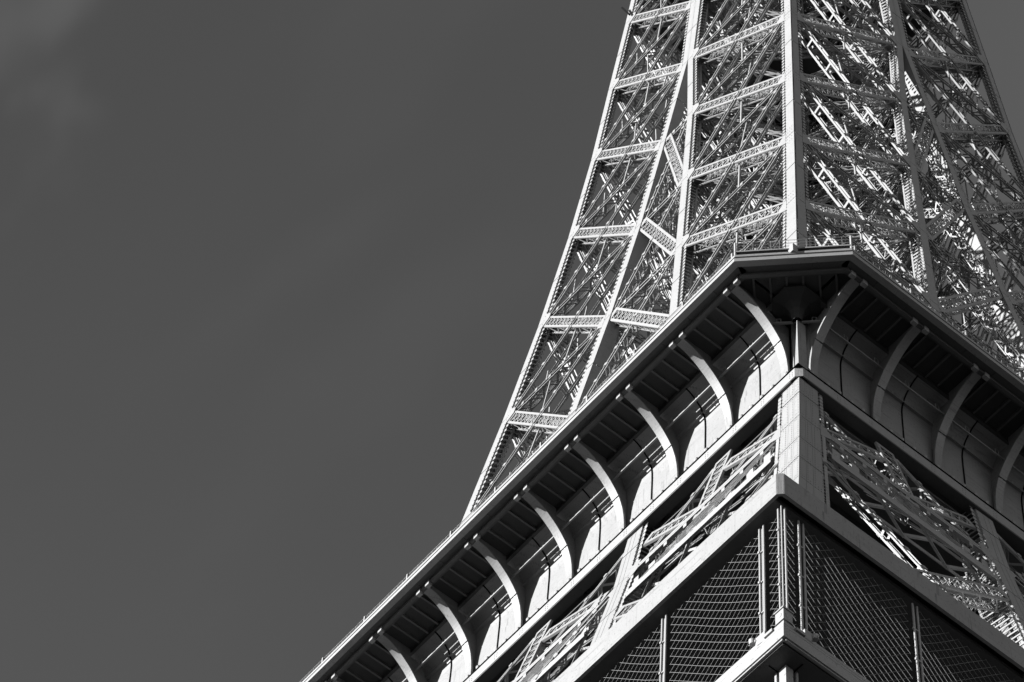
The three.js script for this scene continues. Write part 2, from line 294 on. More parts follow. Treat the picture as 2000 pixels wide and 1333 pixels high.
// ---------------------------------------------------------------- lift shaft, stairs and floors inside
{
  const lift = group('lift_shaft', tower);
  for (const [x, z] of [[1.7, 1.7], [1.7, -1.7], [-1.7, 1.7], [-1.7, -1.7]]) {
    const mb = new MB(), s = 0.38;
    for (const [a, b] of [[1, 1], [1, -1], [-1, 1], [-1, -1]]) mb.bar(V(x + a * s, 117, z + b * s), V(x + a * s, 226, z + b * s), V(1, 0, 0), V(0, 0, 1), 0.11, 0.11);
    for (let y = 117; y < 225; y += 0.8) for (const [p, q] of [[[-s, s], [s, s]], [[-s, -s], [s, -s]], [[s, -s], [s, s]], [[-s, -s], [-s, s]]]) {
      mb.rod(V(x + p[0], y, z + p[1]), V(x + q[0], y, z + q[1]), 0.07, false); mb.rod(V(x + p[0], y, z + p[1]), V(x + q[0], y + 0.8, z + q[1]), 0.05, false);
    }
    mb.build('guide_mast', M.iron, lift);
  }
  const rails = new MB();
  for (const [x, z] of [[3.1, 0.4], [3.1, -0.5], [0.5, 3.1], [-0.5, 3.1], [2.6, 2.9], [2.9, -2.7], [4.1, -1.6], [4.1, -2.6]]) rails.bar(V(x, 117, z), V(x, 226, z), V(1, 0, 0), V(0, 0, 1), 0.2, 0.13);
  rails.build('guide_rail', M.iron, lift);
  for (let y = 122; y < 226; y += 5.02) {
    const mb = new MB(), e = 3.2 + (y < 170 ? 1.2 : 0);
    for (const s of [-1, 1]) { mb.bar(V(-e, y, s * 2.3), V(e, y, s * 2.3), V(0, 1, 0), V(0, 0, 1), 0.26, 0.14); mb.bar(V(s * 2.3, y + 0.28, -e), V(s * 2.3, y + 0.28, e), V(0, 1, 0), V(1, 0, 0), 0.26, 0.14); }
    mb.rod(V(-e, y, -2.3), V(e, y, 2.3), 0.12); mb.rod(V(e, y, -2.3), V(-e, y, 2.3), 0.12);
    mb.build('cross_tie', M.iron, lift);
  }
  // zigzag stair with landings
  const stair = new MB(); let up = 117, f = 0;
  while (up < 200) {
    const x0 = f % 2 ? 6.6 : 3.6, x1 = f % 2 ? 3.6 : 6.6, z = -1.2 - (f % 2) * 1.1;
    const k = up < 165 ? 1 : 0.72;
    for (const d of [-0.45, 0.45]) { stair.bar(V(x0 * k, up, z + d), V(x1 * k, up + 2.6, z + d), V(0, 1, 0), V(0, 0, 1), 0.24, 0.04); stair.rod(V(x0 * k, up + 1, z + d), V(x1 * k, up + 3.6, z + d), 0.05); }
    for (let i = 0; i < 12; i++) { const t = (i + 0.5) / 12, x = (x0 + (x1 - x0) * t) * k; stair.box(x - 0.13, x + 0.13, up + 2.6 * t, up + 2.6 * t + 0.04, z - 0.43, z + 0.43); }
    stair.box((x1 - 0.7) * k, (x1 + 0.7) * k, up + 2.56, up + 2.62, -2.9, -0.6);
    up += 2.6; f++;
  }
  stair.build('stairway', M.iron, lift);
  // fine mesh screens hung in the left pillar near the top
  for (const [sx, k, f0, f1] of [[-1, 5, 0.08, 0.8], [-1, 4, 0.35, 0.62]]) { const mb = new MB(), h = HALF[k] - 0.9, P = (f, g) => V(sx * h * (1 - f), LEVEL[k] + 0.4 + g * 3.2, h - g * 1.2); for (let i = 0; i <= 26; i++) mb.rod(P(f0, i / 26), P(f1, i / 26), 0.03, false); for (let i = 0; i <= 40; i++) mb.rod(P(f0 + (f1 - f0) * i / 40, 0), P(f0 + (f1 - f0) * i / 40, 1), 0.03, false); tag(mb.build('mesh_screen', M.iron, lift), null, null, null, 'stuff'); }
  // service floors seen from beneath
  const floor = group('service_floor', tower);
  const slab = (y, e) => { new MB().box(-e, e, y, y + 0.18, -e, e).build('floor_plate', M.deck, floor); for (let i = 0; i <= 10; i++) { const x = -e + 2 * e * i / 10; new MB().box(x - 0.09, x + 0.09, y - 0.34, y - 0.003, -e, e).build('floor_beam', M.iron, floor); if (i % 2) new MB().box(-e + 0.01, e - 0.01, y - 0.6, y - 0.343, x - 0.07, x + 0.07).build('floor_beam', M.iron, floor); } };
  slab(197.2, 8.0); slab(215.4, 7.0);
  const part = (y, x0, x1, z0, z1) => { for (let x = x0 + 0.6; x < x1 - 0.5; x += 1.1) new MB().box(x - 0.06, x + 0.06, y - 0.3, y - 0.003, z0 + 0.02, z1 - 0.15).build('floor_beam', M.iron, floor); new MB().box(x0, x1, y, y + 0.15, z0, z1).build('floor_plate', M.deck, floor); new MB().box(x0, x1, y - 0.4, y - 0.003, z1 - 0.14, z1).build('floor_beam', M.under, floor); new MB().box(x1 - 0.14, x1, y - 0.4, y - 0.003, z0, z1 - 0.143).build('floor_beam', M.under, floor); };
  part(176.4, -5.5, 5.5, -5.5, 5.5); part(156.1, -4.2, 4.2, -4.2, 4.2); part(187.5, -6, 6, -6, 2); part(166.4, -5, 3, -5, 3);
}

// ---------------------------------------------------------------- the upper gallery
const A2 = 20.817, C2 = 3.563, Y2 = 116, RAIL = 20.047, FIRST = 16.318, STEP = 3.5603;
// octagonal ring between offsets d0 < d1 inside the outline and heights y0, y1, one mitred piece per side
function octo(a, c, d) { const h = a - d, v = 2 * a - c - d * Math.SQRT2 - h; return [[v, h], [h, v], [h, -v], [v, -h], [-v, -h], [-h, -v], [-h, v], [-v, h]]; }
function ring(name, m, parent, a, c, d0, d1, y0, y1, sides = [0, 1, 2, 3, 4, 5, 6, 7]) {
  const o = octo(a, c, d0), i = octo(a, c, d1), out = [];
  for (const s of sides) {
    const n = (s + 1) % 8, mb = new MB();
    mb.box8([V(o[s][0], y0, o[s][1]), V(o[n][0], y0, o[n][1]), V(i[n][0], y0, i[n][1]), V(i[s][0], y0, i[s][1]), V(o[s][0], y1, o[s][1]), V(o[n][0], y1, o[n][1]), V(i[n][0], y1, i[n][1]), V(i[s][0], y1, i[s][1])]);
    out.push(mb.build(name, m, parent));
  }
  return out;
}
const upper = group('upper_gallery', tower);
ring('fascia_strip', M.iron, upper, A2, C2, 0, 0.3, 116.0, 116.24);
ring('gutter', M.dark, upper, A2, C2, 0.5, 0.6, 116.243, 116.44);
ring('fascia_strip', M.iron, upper, A2, C2, 0.04, 0.3, 116.443, 116.6);
ring('kick_panel', M.dark, upper, A2, C2, 0.1, 0.3, 116.603, 116.86, [0, 4]);
ring('handrail', M.iron, upper, A2, C2, 0.05, 0.22, 116.863, 116.95, [0, 4]);
new MB().box(-20.3, 20.3, 116.62, 116.72, -17, 17).box(-17, 17, 116.624, 116.716, 17.003, 20.3).box(-17, 17, 116.624, 116.716, -20.3, -17.003).build('deck_plate', M.deck, upper);
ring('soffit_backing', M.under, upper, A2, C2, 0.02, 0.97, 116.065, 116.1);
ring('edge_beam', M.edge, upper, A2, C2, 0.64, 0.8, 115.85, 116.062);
const R4 = (i, p) => { const [x, z] = p; return i === 0 ? [x, z] : i === 1 ? [z, x] : i === 2 ? [x, -z] : [-z, x]; };   // sides: +z, +x, -z, -x
const side = (i) => ({ P: (x, y, z) => { const [a, b] = R4(i, [x, z]); return V(a, y, b); } });
function hbox(mb, S, s, l, y0, y1, z0, z1) { const h = s % 2 ? z0 - 0.004 : l; return sbox(mb, S, -h, h, y0, y1, z0, z1); }
function sbox(mb, S, x0, x1, y0, y1, z0, z1) { return mb.box8([S.P(x0, y0, z0), S.P(x1, y0, z0), S.P(x1, y0, z1), S.P(x0, y0, z1), S.P(x0, y1, z0), S.P(x1, y1, z0), S.P(x1, y1, z1), S.P(x0, y1, z1)]); }
const FLANGE = [[111.0, 17.2], [112.2, 17.2], [113.2, 17.33], [113.88, 17.56], [114.3, 17.82], [114.75, 18.17], [115.1, 18.53], [115.4, 18.9], [115.58, 19.2], [115.72, 19.5], [115.8, 19.8], [115.83, 20.0]];
const smooth = (pts, n) => new THREE.CatmullRomCurve3(pts.map(([y, z]) => V(0, y, z))).getPoints(n).map((p) => [p.y, p.z]);
const FOOT = smooth(FLANGE.slice(0, 4), 6), RIB = [...FOOT, ...smooth(FLANGE.slice(3), 26).slice(1)];
const COVE_ = [[111.0, 16.95], [112.5, 16.95], [114.0, 16.95], [114.7, 16.98], [115.1, 17.08], [115.45, 17.26], [115.75, 17.52], [115.98, 17.8], [116.12, 18.1]];
const COVE = [...COVE_.slice(0, 3), ...smooth(COVE_.slice(2), 16).slice(1)];
for (let s = 0; s < 4; s++) {
  const S = side(s), vis = s < 2;
  // soffit sheets of the outer strip and of the bays
  const xe = A2 - C2;
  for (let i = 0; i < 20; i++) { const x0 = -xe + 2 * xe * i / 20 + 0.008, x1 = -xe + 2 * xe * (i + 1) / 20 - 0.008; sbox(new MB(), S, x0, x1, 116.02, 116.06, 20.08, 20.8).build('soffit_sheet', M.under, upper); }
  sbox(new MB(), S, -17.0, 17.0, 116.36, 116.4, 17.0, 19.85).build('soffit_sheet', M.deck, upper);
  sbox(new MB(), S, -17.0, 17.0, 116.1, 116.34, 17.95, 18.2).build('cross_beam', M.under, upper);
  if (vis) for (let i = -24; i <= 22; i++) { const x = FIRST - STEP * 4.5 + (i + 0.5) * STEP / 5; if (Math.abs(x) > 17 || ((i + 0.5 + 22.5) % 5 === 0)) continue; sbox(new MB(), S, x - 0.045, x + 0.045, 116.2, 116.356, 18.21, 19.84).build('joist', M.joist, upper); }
  // brackets, the walls between them, pipes and bars
  for (let i = 0; i <= 9; i++) {
    const x = FIRST - STEP * i, w = 0.21;
    const br = group('curved_bracket', upper);
    const web = new MB(), fl = new MB(), foot = new MB();
    for (let j = 0; j + 1 < RIB.length; j++) {
      const [y0, z0] = RIB[j], [y1, z1] = RIB[j + 1], t = j < 6 ? foot : fl;
      const g0 = j === 6 ? 0.07 : 0, q0 = mix(V(0, y0, z0), V(0, y1, z1), g0 / Math.hypot(y1 - y0, z1 - z0)), dy = (y1 - y0), dz = (z1 - z0), l = Math.hypot(dy, dz), ny = -dz / l * 0.1, nz = dy / l * 0.1;
      t.box8([S.P(x - w, q0.y, q0.z), S.P(x + w, q0.y, q0.z), S.P(x + w, q0.y - ny, q0.z - nz), S.P(x - w, q0.y - ny, q0.z - nz), S.P(x - w, y1, z1), S.P(x + w, y1, z1), S.P(x + w, y1 - ny, z1 - nz), S.P(x - w, y1 - ny, z1 - nz)]);
      const zi = Math.max(16.9, 0), back = (y) => Math.min(zi, 17);
      web.box8([S.P(x - 0.04, y0, z0 - 0.035), S.P(x + 0.04, y0, z0 - 0.035), S.P(x + 0.04, y0, back(y0)), S.P(x - 0.04, y0, back(y0)), S.P(x - 0.04, y1, z1 - 0.035), S.P(x + 0.04, y1, z1 - 0.035), S.P(x + 0.04, y1, back(y1)), S.P(x - 0.04, y1, back(y1))]);
    }
    sbox(web, S, x - 0.045, x + 0.045, 115.83, 116.35, 18.22, 19.98);
    // one part: the rib; its outer face in two lengths with an open joint, and two end caps at the rim
    const m = new MB(); for (const q of [web, foot, fl]) { m.p.push(...q.p); m.n.push(...q.n); m.t.push(...q.t); }
    upper.remove(br); const rib = m.build('curved_bracket', M.sheet, upper);
    used.curved_bracket--; rib.name = i || s ? 'curved_bracket_' + String(s * 10 + i).padStart(3, '0') : 'curved_bracket'; used.curved_bracket = s * 10 + i;
    for (const e of [-0.33, 0.33]) sbox(new MB(), S, x + e - 0.13, x + e + 0.13, 115.68, 116.0, 20.02, 20.22).build('bracket_cap', M.iron, upper);
  }
  for (let i = 0; i <= 9; i++) {
    const xr = (i < 0 ? 16.95 : FIRST - STEP * i), xl = i === 9 ? -16.95 : FIRST - STEP * (i + 1), xm = FIRST - STEP * (i + 0.5);
    for (const [a, b] of i < 0 || i === 9 ? [[xl, xr]] : [[xl, xm - 0.012], [xm + 0.012, xr]]) {
      const mb = new MB();
      for (let j = 0; j + 1 < COVE.length; j++) { const [y0, z0] = COVE[j], [y1, z1] = COVE[j + 1]; mb.box8([S.P(a, y0, z0), S.P(b, y0, z0), S.P(b, y0, z0 - 0.05), S.P(a, y0, z0 - 0.05), S.P(a, y1, z1), S.P(b, y1, z1), S.P(b, y1 + 0.03, z1 - 0.05), S.P(a, y1 + 0.03, z1 - 0.05)]); }
      mb.build('wall_panel', M.sheet, upper);
    }
    if (i < 0 || i === 9) continue;
    const pipe = new MB(); for (let j = 0; j + 1 < COVE.length; j++) pipe.rod(S.P(xm, COVE[j][0], COVE[j][1] + 0.025), S.P(xm, COVE[j + 1][0] - 0.01, COVE[j + 1][1] + 0.025), 0.05); pipe.build('rain_pipe', M.dark, upper);
    sbox(new MB(), S, xl, xm - 0.06, 115.02, 115.11, 17.0, 17.18).build('ledge', M.iron, upper); sbox(new MB(), S, xm + 0.06, xr, 115.02, 115.11, 17.0, 17.18).build('ledge', M.iron, upper);
    const bar = new MB(); bar.rod(S.P(xl, 115.06, 17.82), S.P(xr, 115.06, 17.82), 0.085);
    bar.build('cable_conduit', M.iron, upper);
    for (const f of [0.12, 0.62]) { const cx = xl + (xr - xl) * f, mb = new MB(); for (const d of [-0.1, 0.1]) mb.rod(S.P(cx + d, 115.14, 17.82), S.P(cx + d, 115.5, 17.82), 0.035); mb.rod(S.P(cx - 0.1, 115.5, 17.82), S.P(cx + 0.1, 115.5, 17.82), 0.035); mb.build('conduit_clip', M.iron, upper); }
    for (const [f, w2, h2] of [[0.5, 0.18, 0.16], [0.68, 0.1, 0.2], [0.82, 0.16, 0.28]]) { const cx = xl + (xr - xl) * f; sbox(new MB(), S, cx - w2 / 2, cx + w2 / 2, 115.113, 115.11 + h2, 17.1, 17.16).build('ledge_clip', M.iron, upper); }
  }
  // the beam the brackets stand on
  const K = 17.45;
  sbox(new MB(), S, -K + 0.25, K - 0.25, 110.42, 111.05, K - 0.06, K).build('cornice_beam', M.iron, upper);
  hbox(new MB(), S, s, K + 0.03, 111.053, 111.09, 16.96, K + 0.05).build('cornice_cap', M.dark, upper);
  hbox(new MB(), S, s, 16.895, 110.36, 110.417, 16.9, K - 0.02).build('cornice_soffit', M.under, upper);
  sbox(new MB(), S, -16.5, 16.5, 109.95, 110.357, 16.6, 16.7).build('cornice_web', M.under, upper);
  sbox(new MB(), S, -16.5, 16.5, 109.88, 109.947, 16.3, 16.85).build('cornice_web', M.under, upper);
}
// chamfered ends and the post at the corner
for (const [cx, cz] of [[1, 1], [1, -1], [-1, 1], [-1, -1]]) {
  const Q = (x, y, z) => V(cx * x, y, cz * z), K = 17.45, c = 0.25;
  new MB().box8([Q(K - c, 110.42, K), Q(K, 110.42, K - c), Q(K - 0.06, 110.42, K - c - 0.02), Q(K - c - 0.02, 110.42, K - 0.06), Q(K - c, 111.05, K), Q(K, 111.05, K - c), Q(K - 0.06, 111.05, K - c - 0.02), Q(K - c - 0.02, 111.05, K - 0.06)]).build('cornice_corner', M.iron, upper);
  new MB().box8([Q(16.9, 110.36, 16.9), Q(K - 0.32, 110.36, 16.9), Q(K - 0.15, 110.36, K - 0.15), Q(16.9, 110.36, K - 0.32), Q(16.9, 110.41, 16.9), Q(K - 0.32, 110.41, 16.9), Q(K - 0.15, 110.41, K - 0.15), Q(16.9, 110.41, K - 0.32)]).build('cornice_soffit', M.under, upper);
  // prow shaped post in a recess between the two end brackets
  const y0 = 111.095, y1 = 114.95, st = new MB();
  st.box8([Q(17.05, y0, 17.3), Q(17.3, y0, 17.3), Q(17.3, y0, 16.82), Q(17.05, y0, 16.82), Q(17.275, y1, 17.3), Q(17.3, y1, 17.3), Q(17.3, y1, 16.82), Q(17.275, y1, 16.82)]);
  st.build('corner_post', M.sheet, upper);
  for (const w of [[[16.32, 16.4], [17.04, 16.4]], [[16.4, 17.0], [16.4, 16.32]]].slice(0, 1)) new MB().box8([Q(16.32, y0, 16.4), Q(17.06, y0, 16.4), Q(17.06, y0, 16.3), Q(16.32, y0, 16.3), Q(16.32, 116.3, 16.4), Q(17.06, 116.3, 16.4), Q(17.06, 116.3, 16.3), Q(16.32, 116.3, 16.3)]).build('wall_panel', M.sheet, upper);
  new MB().box8([Q(16.6, y0, 16.32), Q(16.7, y0, 16.32), Q(16.7, y0, 17.0), Q(16.6, y0, 17.0), Q(16.6, 116.3, 16.32), Q(16.7, 116.3, 16.32), Q(16.7, 116.3, 17.0), Q(16.6, 116.3, 17.0)]).build('wall_panel', M.sheet, upper);
  // flared capital with an eight sided plate
  const cap = new MB(), prof = [[114.96, 0.2], [115.3, 0.26], [115.6, 0.36], [115.8, 0.52], [115.9, 0.62], [116.1, 1.12], [116.2, 1.12]];
  for (let j = 0; j + 1 < prof.length; j++) for (let i = 0; i < 8; i++) { const P = (q, n) => Q(17.25 + prof[q][1] * Math.cos((n + 0.5) * Math.PI / 4), prof[q][0], 17.25 + prof[q][1] * Math.sin((n + 0.5) * Math.PI / 4)); cap.quad(P(j, i), P(j, i + 1), P(j + 1, i + 1), P(j + 1, i), Q(17.2, (prof[j][0] + prof[j + 1][0]) / 2 + 0.2, 17.2)); }
  cap.build('capital', M.deck, upper);
  if (cx + cz < 0) continue;
  const bar = new MB(); bar.rod(Q(16.4, 115.15, 17.85), Q(17.8, 115.15, 16.42), 0.09); bar.build('cable_conduit', M.iron, upper);
  for (const f of [0.12, 0.5, 0.88]) { const p = mix(Q(16.4, 115.15, 17.85), Q(17.8, 115.15, 16.42), f), u = unit(Q(1, 0, -1)), mb = new MB(); for (const d of [-0.09, 0.09]) mb.rod(add(p, u, d), add(add(p, u, d), V(0, 0.34, 0)), 0.035); mb.rod(add(add(p, u, -0.09), V(0, 0.34, 0)), add(add(p, u, 0.09), V(0, 0.34, 0)), 0.035); mb.build('conduit_clip', M.iron, upper); }
  // soffit sheet, joists under the chamfer
  const o = octo(A2, C2, 0.96);
  new MB().box8([Q(16.9, 116.36, 16.9), Q(o[1][0], 116.36, 16.9), Q(o[1][0], 116.36, o[1][1]), Q(16.9, 116.36, o[0][1]), Q(16.9, 116.4, 16.9), Q(o[1][0], 116.4, 16.9), Q(o[1][0], 116.4, o[1][1]), Q(16.9, 116.4, o[0][1])]).build('soffit_sheet', M.under, upper);
  new MB().box8([Q(16.9, 116.41, o[0][1]), Q(17.2, 116.41, 17.2), Q(o[1][0], 116.41, o[1][1]), Q(o[0][0], 116.41, o[0][1]), Q(16.9, 116.44, o[0][1]), Q(17.2, 116.44, 17.2), Q(o[1][0], 116.44, o[1][1]), Q(o[0][0], 116.44, o[0][1])]).build('soffit_sheet', M.under, upper);
  const oa = octo(A2, C2, 0.02), ob = octo(A2, C2, 0.74);
  for (let i = 0; i < 3; i++) { const f0 = i / 3 + 0.002, f1 = (i + 1) / 3 - 0.002, E = (r, f, y) => Q(r[0][0] + (r[1][0] - r[0][0]) * f, y, r[0][1] + (r[1][1] - r[0][1]) * f); new MB().box8([E(oa, f0, 116.02), E(oa, f1, 116.02), E(ob, f1, 116.02), E(ob, f0, 116.02), E(oa, f0, 116.06), E(oa, f1, 116.06), E(ob, f1, 116.06), E(ob, f0, 116.06)]).build('soffit_sheet', M.under, upper); }
  for (let i = 0; i < 6; i++) { const f = (i + 0.5) / 6, p = Q(o[0][0] + (o[1][0] - o[0][0]) * f, 116.28, o[0][1] + (o[1][1] - o[0][1]) * f), d = Q(-1, 0, -1).normalize(), q = add(p, d, 2.0); new MB().bar(p, q, V(0, 1, 0), unit(Q(1, 0, -1)), 0.15, 0.09).build('joist', M.joist, upper); }
}
// underside of the floor between the pillars
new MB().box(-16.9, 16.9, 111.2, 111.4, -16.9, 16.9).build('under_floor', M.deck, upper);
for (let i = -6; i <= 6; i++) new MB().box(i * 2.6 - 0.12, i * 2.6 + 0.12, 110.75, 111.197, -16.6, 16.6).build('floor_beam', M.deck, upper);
// bent frames and mesh above the rim
for (let s = 0; s < 2; s++) {
  const S = side(s);
  for (let i = 0; i <= 10; i++) {
    const x = 16.9 - 3.25 * i, mb = new MB();
    mb.rod(S.P(x, 116.55, 20.6), S.P(x, 117.3, 20.62), 0.08); mb.rod(S.P(x, 117.3, 20.62), S.P(x + 0.25, 117.36, 20.0), 0.08); mb.rod(S.P(x + 0.25, 117.36, 20.0), S.P(x + 0.25, 116.9, 19.7), 0.06); mb.rod(S.P(x, 116.9, 20.6), S.P(x + 0.15, 117.3, 20.3), 0.045);
    mb.build('guard_frame', M.iron, upper);
    if (i === 10) continue;
    const x1 = x - 0.06, x0 = x - 3.19, net = new MB();
    net.rod(S.P(x0, 116.96, 20.56), S.P(x1, 116.96, 20.56), 0.05); net.rod(S.P(x0, 117.27, 20.6), S.P(x1, 117.27, 20.6), 0.022);
    for (let y = 116.7; y < 117.25; y += 0.09) net.rod(S.P(x0, y, 20.58), S.P(x1, y, 20.58), 0.007, false);
    for (let q = x0; q < x1; q += 0.35) net.rod(S.P(q, 116.6, 20.58), S.P(q, 117.27, 20.6), 0.009, false);
    for (let q = x0 + 0.2; q < x1; q += 0.55) sbox(net, S, q, q + 0.3, 116.6, 116.76, 20.4, 20.52);
    net.build('guard_mesh', M.iron, upper);
  }
}
{
  const o = octo(A2, C2, 0.1);
  for (const f of [0, 0.5, 1]) { const p = V(o[0][0] + (o[1][0] - o[0][0]) * f, 116.5, o[0][1] + (o[1][1] - o[0][1]) * f); new MB().rod(p, add(p, V(0, f === 0.5 ? 0.6 : 1.2, 0)), f === 0.5 ? 0.3 : 0.08).build('guard_post', M.iron, upper); }
  const net = new MB(), P = (f, y) => V(o[0][0] + (o[1][0] - o[0][0]) * f, y, o[0][1] + (o[1][1] - o[0][1]) * f);
  for (const y of [117.2, 117.45, 117.7]) net.rod(P(0, y), P(1, y), 0.016); for (let i = 0; i <= 13; i++) net.rod(P(i / 13, 117.0), P(i / 13, 117.7), 0.008, false);
  net.build('guard_mesh', M.iron, upper);
}

// ---------------------------------------------------------------- belt truss under the upper gallery
for (let s = 0; s < 4; s++) {
  const S = side(s), belt = group('belt_truss', tower), n = unit(S.P(0, 0.24, 1));
  const zAt = (y) => 17.2 + 0.235 * (110.45 - y);
  const B = (x, y, z = 0) => S.P(x, y, zAt(y) - 0.05 + z), T = 110.0, Bt = 105.3;
  const posts = [[12.5, 1], [0.6, 0], [-12.5, -1]];
  for (const [x] of posts) girder(new MB(), B(x, 104.6), B(x - 0.05, T), n, 1.0, 0.9, { ins: 0.05, rung: true, ch: 0.16, tabs: true, end: 0.3, cell: 0.62 }).build('belt_post', M.iron, belt);
  const cells = [[17.2, 13.05, 1], [11.95, 8.0, 1], [6.2, 1.2, 0], [0.0, -6.2, 0], [-8.0, -11.95, -1], [-13.05, -17.2, -1]];
  cells.forEach(([x0, x1]) => {
    girder(new MB(), B(x0, 105.5), B(x1, 108.4), n, 0.78, 0.7, { ins: 0.06, rung: true, ch: 0.17, end: 0.35, sideCell: 1.2 }).build('belt_diagonal', M.iron, belt);
    girder(new MB(), B(x0 - 0.15, T - 0.1), B(x1, 105.0), n, 0.36, 0.62, { ins: 0.12, mode: 'batten', cell: 1.5, ch: 0.12 }).build('belt_diagonal', M.iron, belt);
  });
  // deep lower girder: double flanges, square batten plates, long crossed flats
  for (const [xa, xb] of [[17.35, 7.95], [5.95, -5.95], [-7.95, -17.35]]) {
    const up = S.P(0, 1, 0), N = Math.round(Math.abs(xa - xb) / 2.35), c = (xb - xa) / N;
    for (const [y, h, d] of [[105.36, 0.12, 0], [105.08, 0.1, 0.004], [102.86, 0.12, 0], [102.48, 0.24, 0.008]]) { const g = new MB(); g.bar(B(xa, y, d), B(xb, y, d), n, up, 0.03, h); g.bar(B(xa, y + h / 2, d - 0.1), B(xb, y + h / 2, d - 0.1), n, up, 0.17, 0.02); g.build('belt_flange', M.iron, belt); }
    for (let i = 0; i < N; i++) {
      const x0 = xa + c * i, x1 = x0 + c, g = new MB();
      const span = (p, q, d) => { if ((q - xa) * (q - xb) > 0.01) return; const P = B(p, 104.98, d), Q = B(q, 102.95, d), u = unit(sub(Q, P)); for (const o of [-0.12, 0.12]) g.bar(add(P, cross(n, u), o), add(Q, cross(n, u), o), cross(n, u), n, 0.06, 0.02); };
      span(x0, x0 + 2.2 * c, -0.05); span(x0 + 0.5 * c, x0 + 2.7 * c, -0.05); span(x1, x1 - 2 * c, -0.5);
      g.build('belt_flat', M.iron, belt);
      for (const f of [0.3, 0.74]) new MB().bar(B(x0 + c * f - 0.2, 103.92, -0.12), B(x0 + c * f + 0.2, 103.92, -0.12), up, n, 0.42, 0.016).build('batten_plate', M.iron, belt);
      const t = new MB(); for (const f of [0.02, 0.5]) { t.bar(B(x0 + c * f - 0.1, 103.02, -0.03), B(x0 + c * f + 0.1, 103.02, -0.03), up, n, 0.22, 0.016); t.bar(B(x0 + c * f - 0.1, 104.88, -0.03), B(x0 + c * f + 0.1, 104.88, -0.03), up, n, 0.22, 0.016); }
      tag(t.build('batten_tab', M.iron, belt), null, null, null, 'stuff');
    }
    const back = new MB(), bl = (y) => back.bar(B(xa, y, -0.95), B(xb, y, -0.95), n, up, 0.03, 0.2); bl(105.2); bl(102.6);
    for (let i = 0; i < N; i++) { const x0 = xa + c * i, x1 = x0 + c; back.rod(B(x0, 102.7, -0.95), B(x1, 105.1, -0.95), 0.12, false); back.rod(B(x1, 105.2, -0.05), B(x1, 105.2, -0.95), 0.1, false); back.rod(B(x0, 102.5, -0.05), B(x1, 102.5, -0.95), 0.1, false); back.rod(B(x0, 105.3, -0.06), B(x1, 105.3, -0.95), 0.1, false); }
    back.build('belt_girder', M.iron, belt);
  }
  for (const [x, o] of [[17.28, -1], [8.0, 1], [5.9, -1], [-5.9, 1], [-8.0, -1], [-17.28, 1]]) { const gp = new MB(), al = unit(sub(B(x, 107), B(x, 105))); gusset(gp, B(x, 105.6, 0.01), al, S.P(o, 0, 0), n, 0.6, 0.5); gp.build('gusset_plate', M.iron, belt); }
}

// ---------------------------------------------------------------- the lower gallery
const lower = group('lower_gallery', tower);
const A1 = 33.9, N1 = 33.5;
for (let s = 0; s < 4; s++) {
  const S = side(s);
  sbox(new MB(), S, -A1 + 0.15, A1 - 0.15, 68.05, 68.98, A1 - 0.1, A1).build('roof_beam', M.sheet, lower);
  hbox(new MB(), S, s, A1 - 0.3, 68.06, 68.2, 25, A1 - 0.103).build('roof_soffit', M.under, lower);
  hbox(new MB(), S, s, A1 - 0.2, 68.75, 68.9, 20, A1 - 0.103).build('roof_deck', M.deck, lower);
  sbox(new MB(), S, -25.2, 25.2, 62, 68.057, 24.9, 25.2).build('facade_wall', M.glass, lower);
  // cornice in steps: face, groove, moulding, slotted strip, cap
  hbox(new MB(), S, s, A1, 61.89, 62.27, A1 - 0.2, A1).build('cornice_face', M.iron, lower);
  hbox(new MB(), S, s, A1 - 0.12, 62.273, 62.33, A1 - 0.4, A1 - 0.12).build('cornice_groove', M.dark, lower);
  hbox(new MB(), S, s, A1 - 0.03, 62.333, 62.43, A1 - 0.4, A1 - 0.03).build('cornice_moulding', M.iron, lower);
  hbox(new MB(), S, s, A1 - 0.3, 62.433, 62.62, A1 - 0.5, A1 - 0.3).build('cornice_frieze', M.dark, lower);
  hbox(new MB(), S, s, A1 - 0.13, 62.623, 62.74, A1 - 0.5, A1 - 0.13).build('cornice_moulding', M.iron, lower);
  hbox(new MB(), S, s, A1 - 0.18, 62.743, 62.8, A1 - 0.6, A1 - 0.2).build('cornice_moulding', M.iron, lower);
  sbox(new MB(), S, 32.42, 33.74, 62.436, 62.62, A1 - 0.29, A1 - 0.15).build('frieze_block', M.iron, lower);
  for (let i = 0; i < 40; i++) { const x = 32.2 - i * 0.43; sbox(new MB(), S, x - 0.135, x + 0.135, 62.436, 62.62, A1 - 0.29, A1 - 0.15).build('frieze_block', M.iron, lower); }
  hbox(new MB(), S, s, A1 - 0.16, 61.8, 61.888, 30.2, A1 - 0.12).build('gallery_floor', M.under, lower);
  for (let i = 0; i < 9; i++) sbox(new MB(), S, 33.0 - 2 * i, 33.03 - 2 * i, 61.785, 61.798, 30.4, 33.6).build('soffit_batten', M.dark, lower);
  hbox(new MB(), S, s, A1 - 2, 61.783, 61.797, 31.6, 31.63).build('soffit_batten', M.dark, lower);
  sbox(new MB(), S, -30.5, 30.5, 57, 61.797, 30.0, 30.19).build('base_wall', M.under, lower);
  // inclined bottom strip in the shade: a second thin lip
  hbox(new MB(), S, s, A1 - 0.1, 61.83, 61.886, A1 - 0.11, A1 - 0.04).build('cornice_lip', M.iron, lower);
}
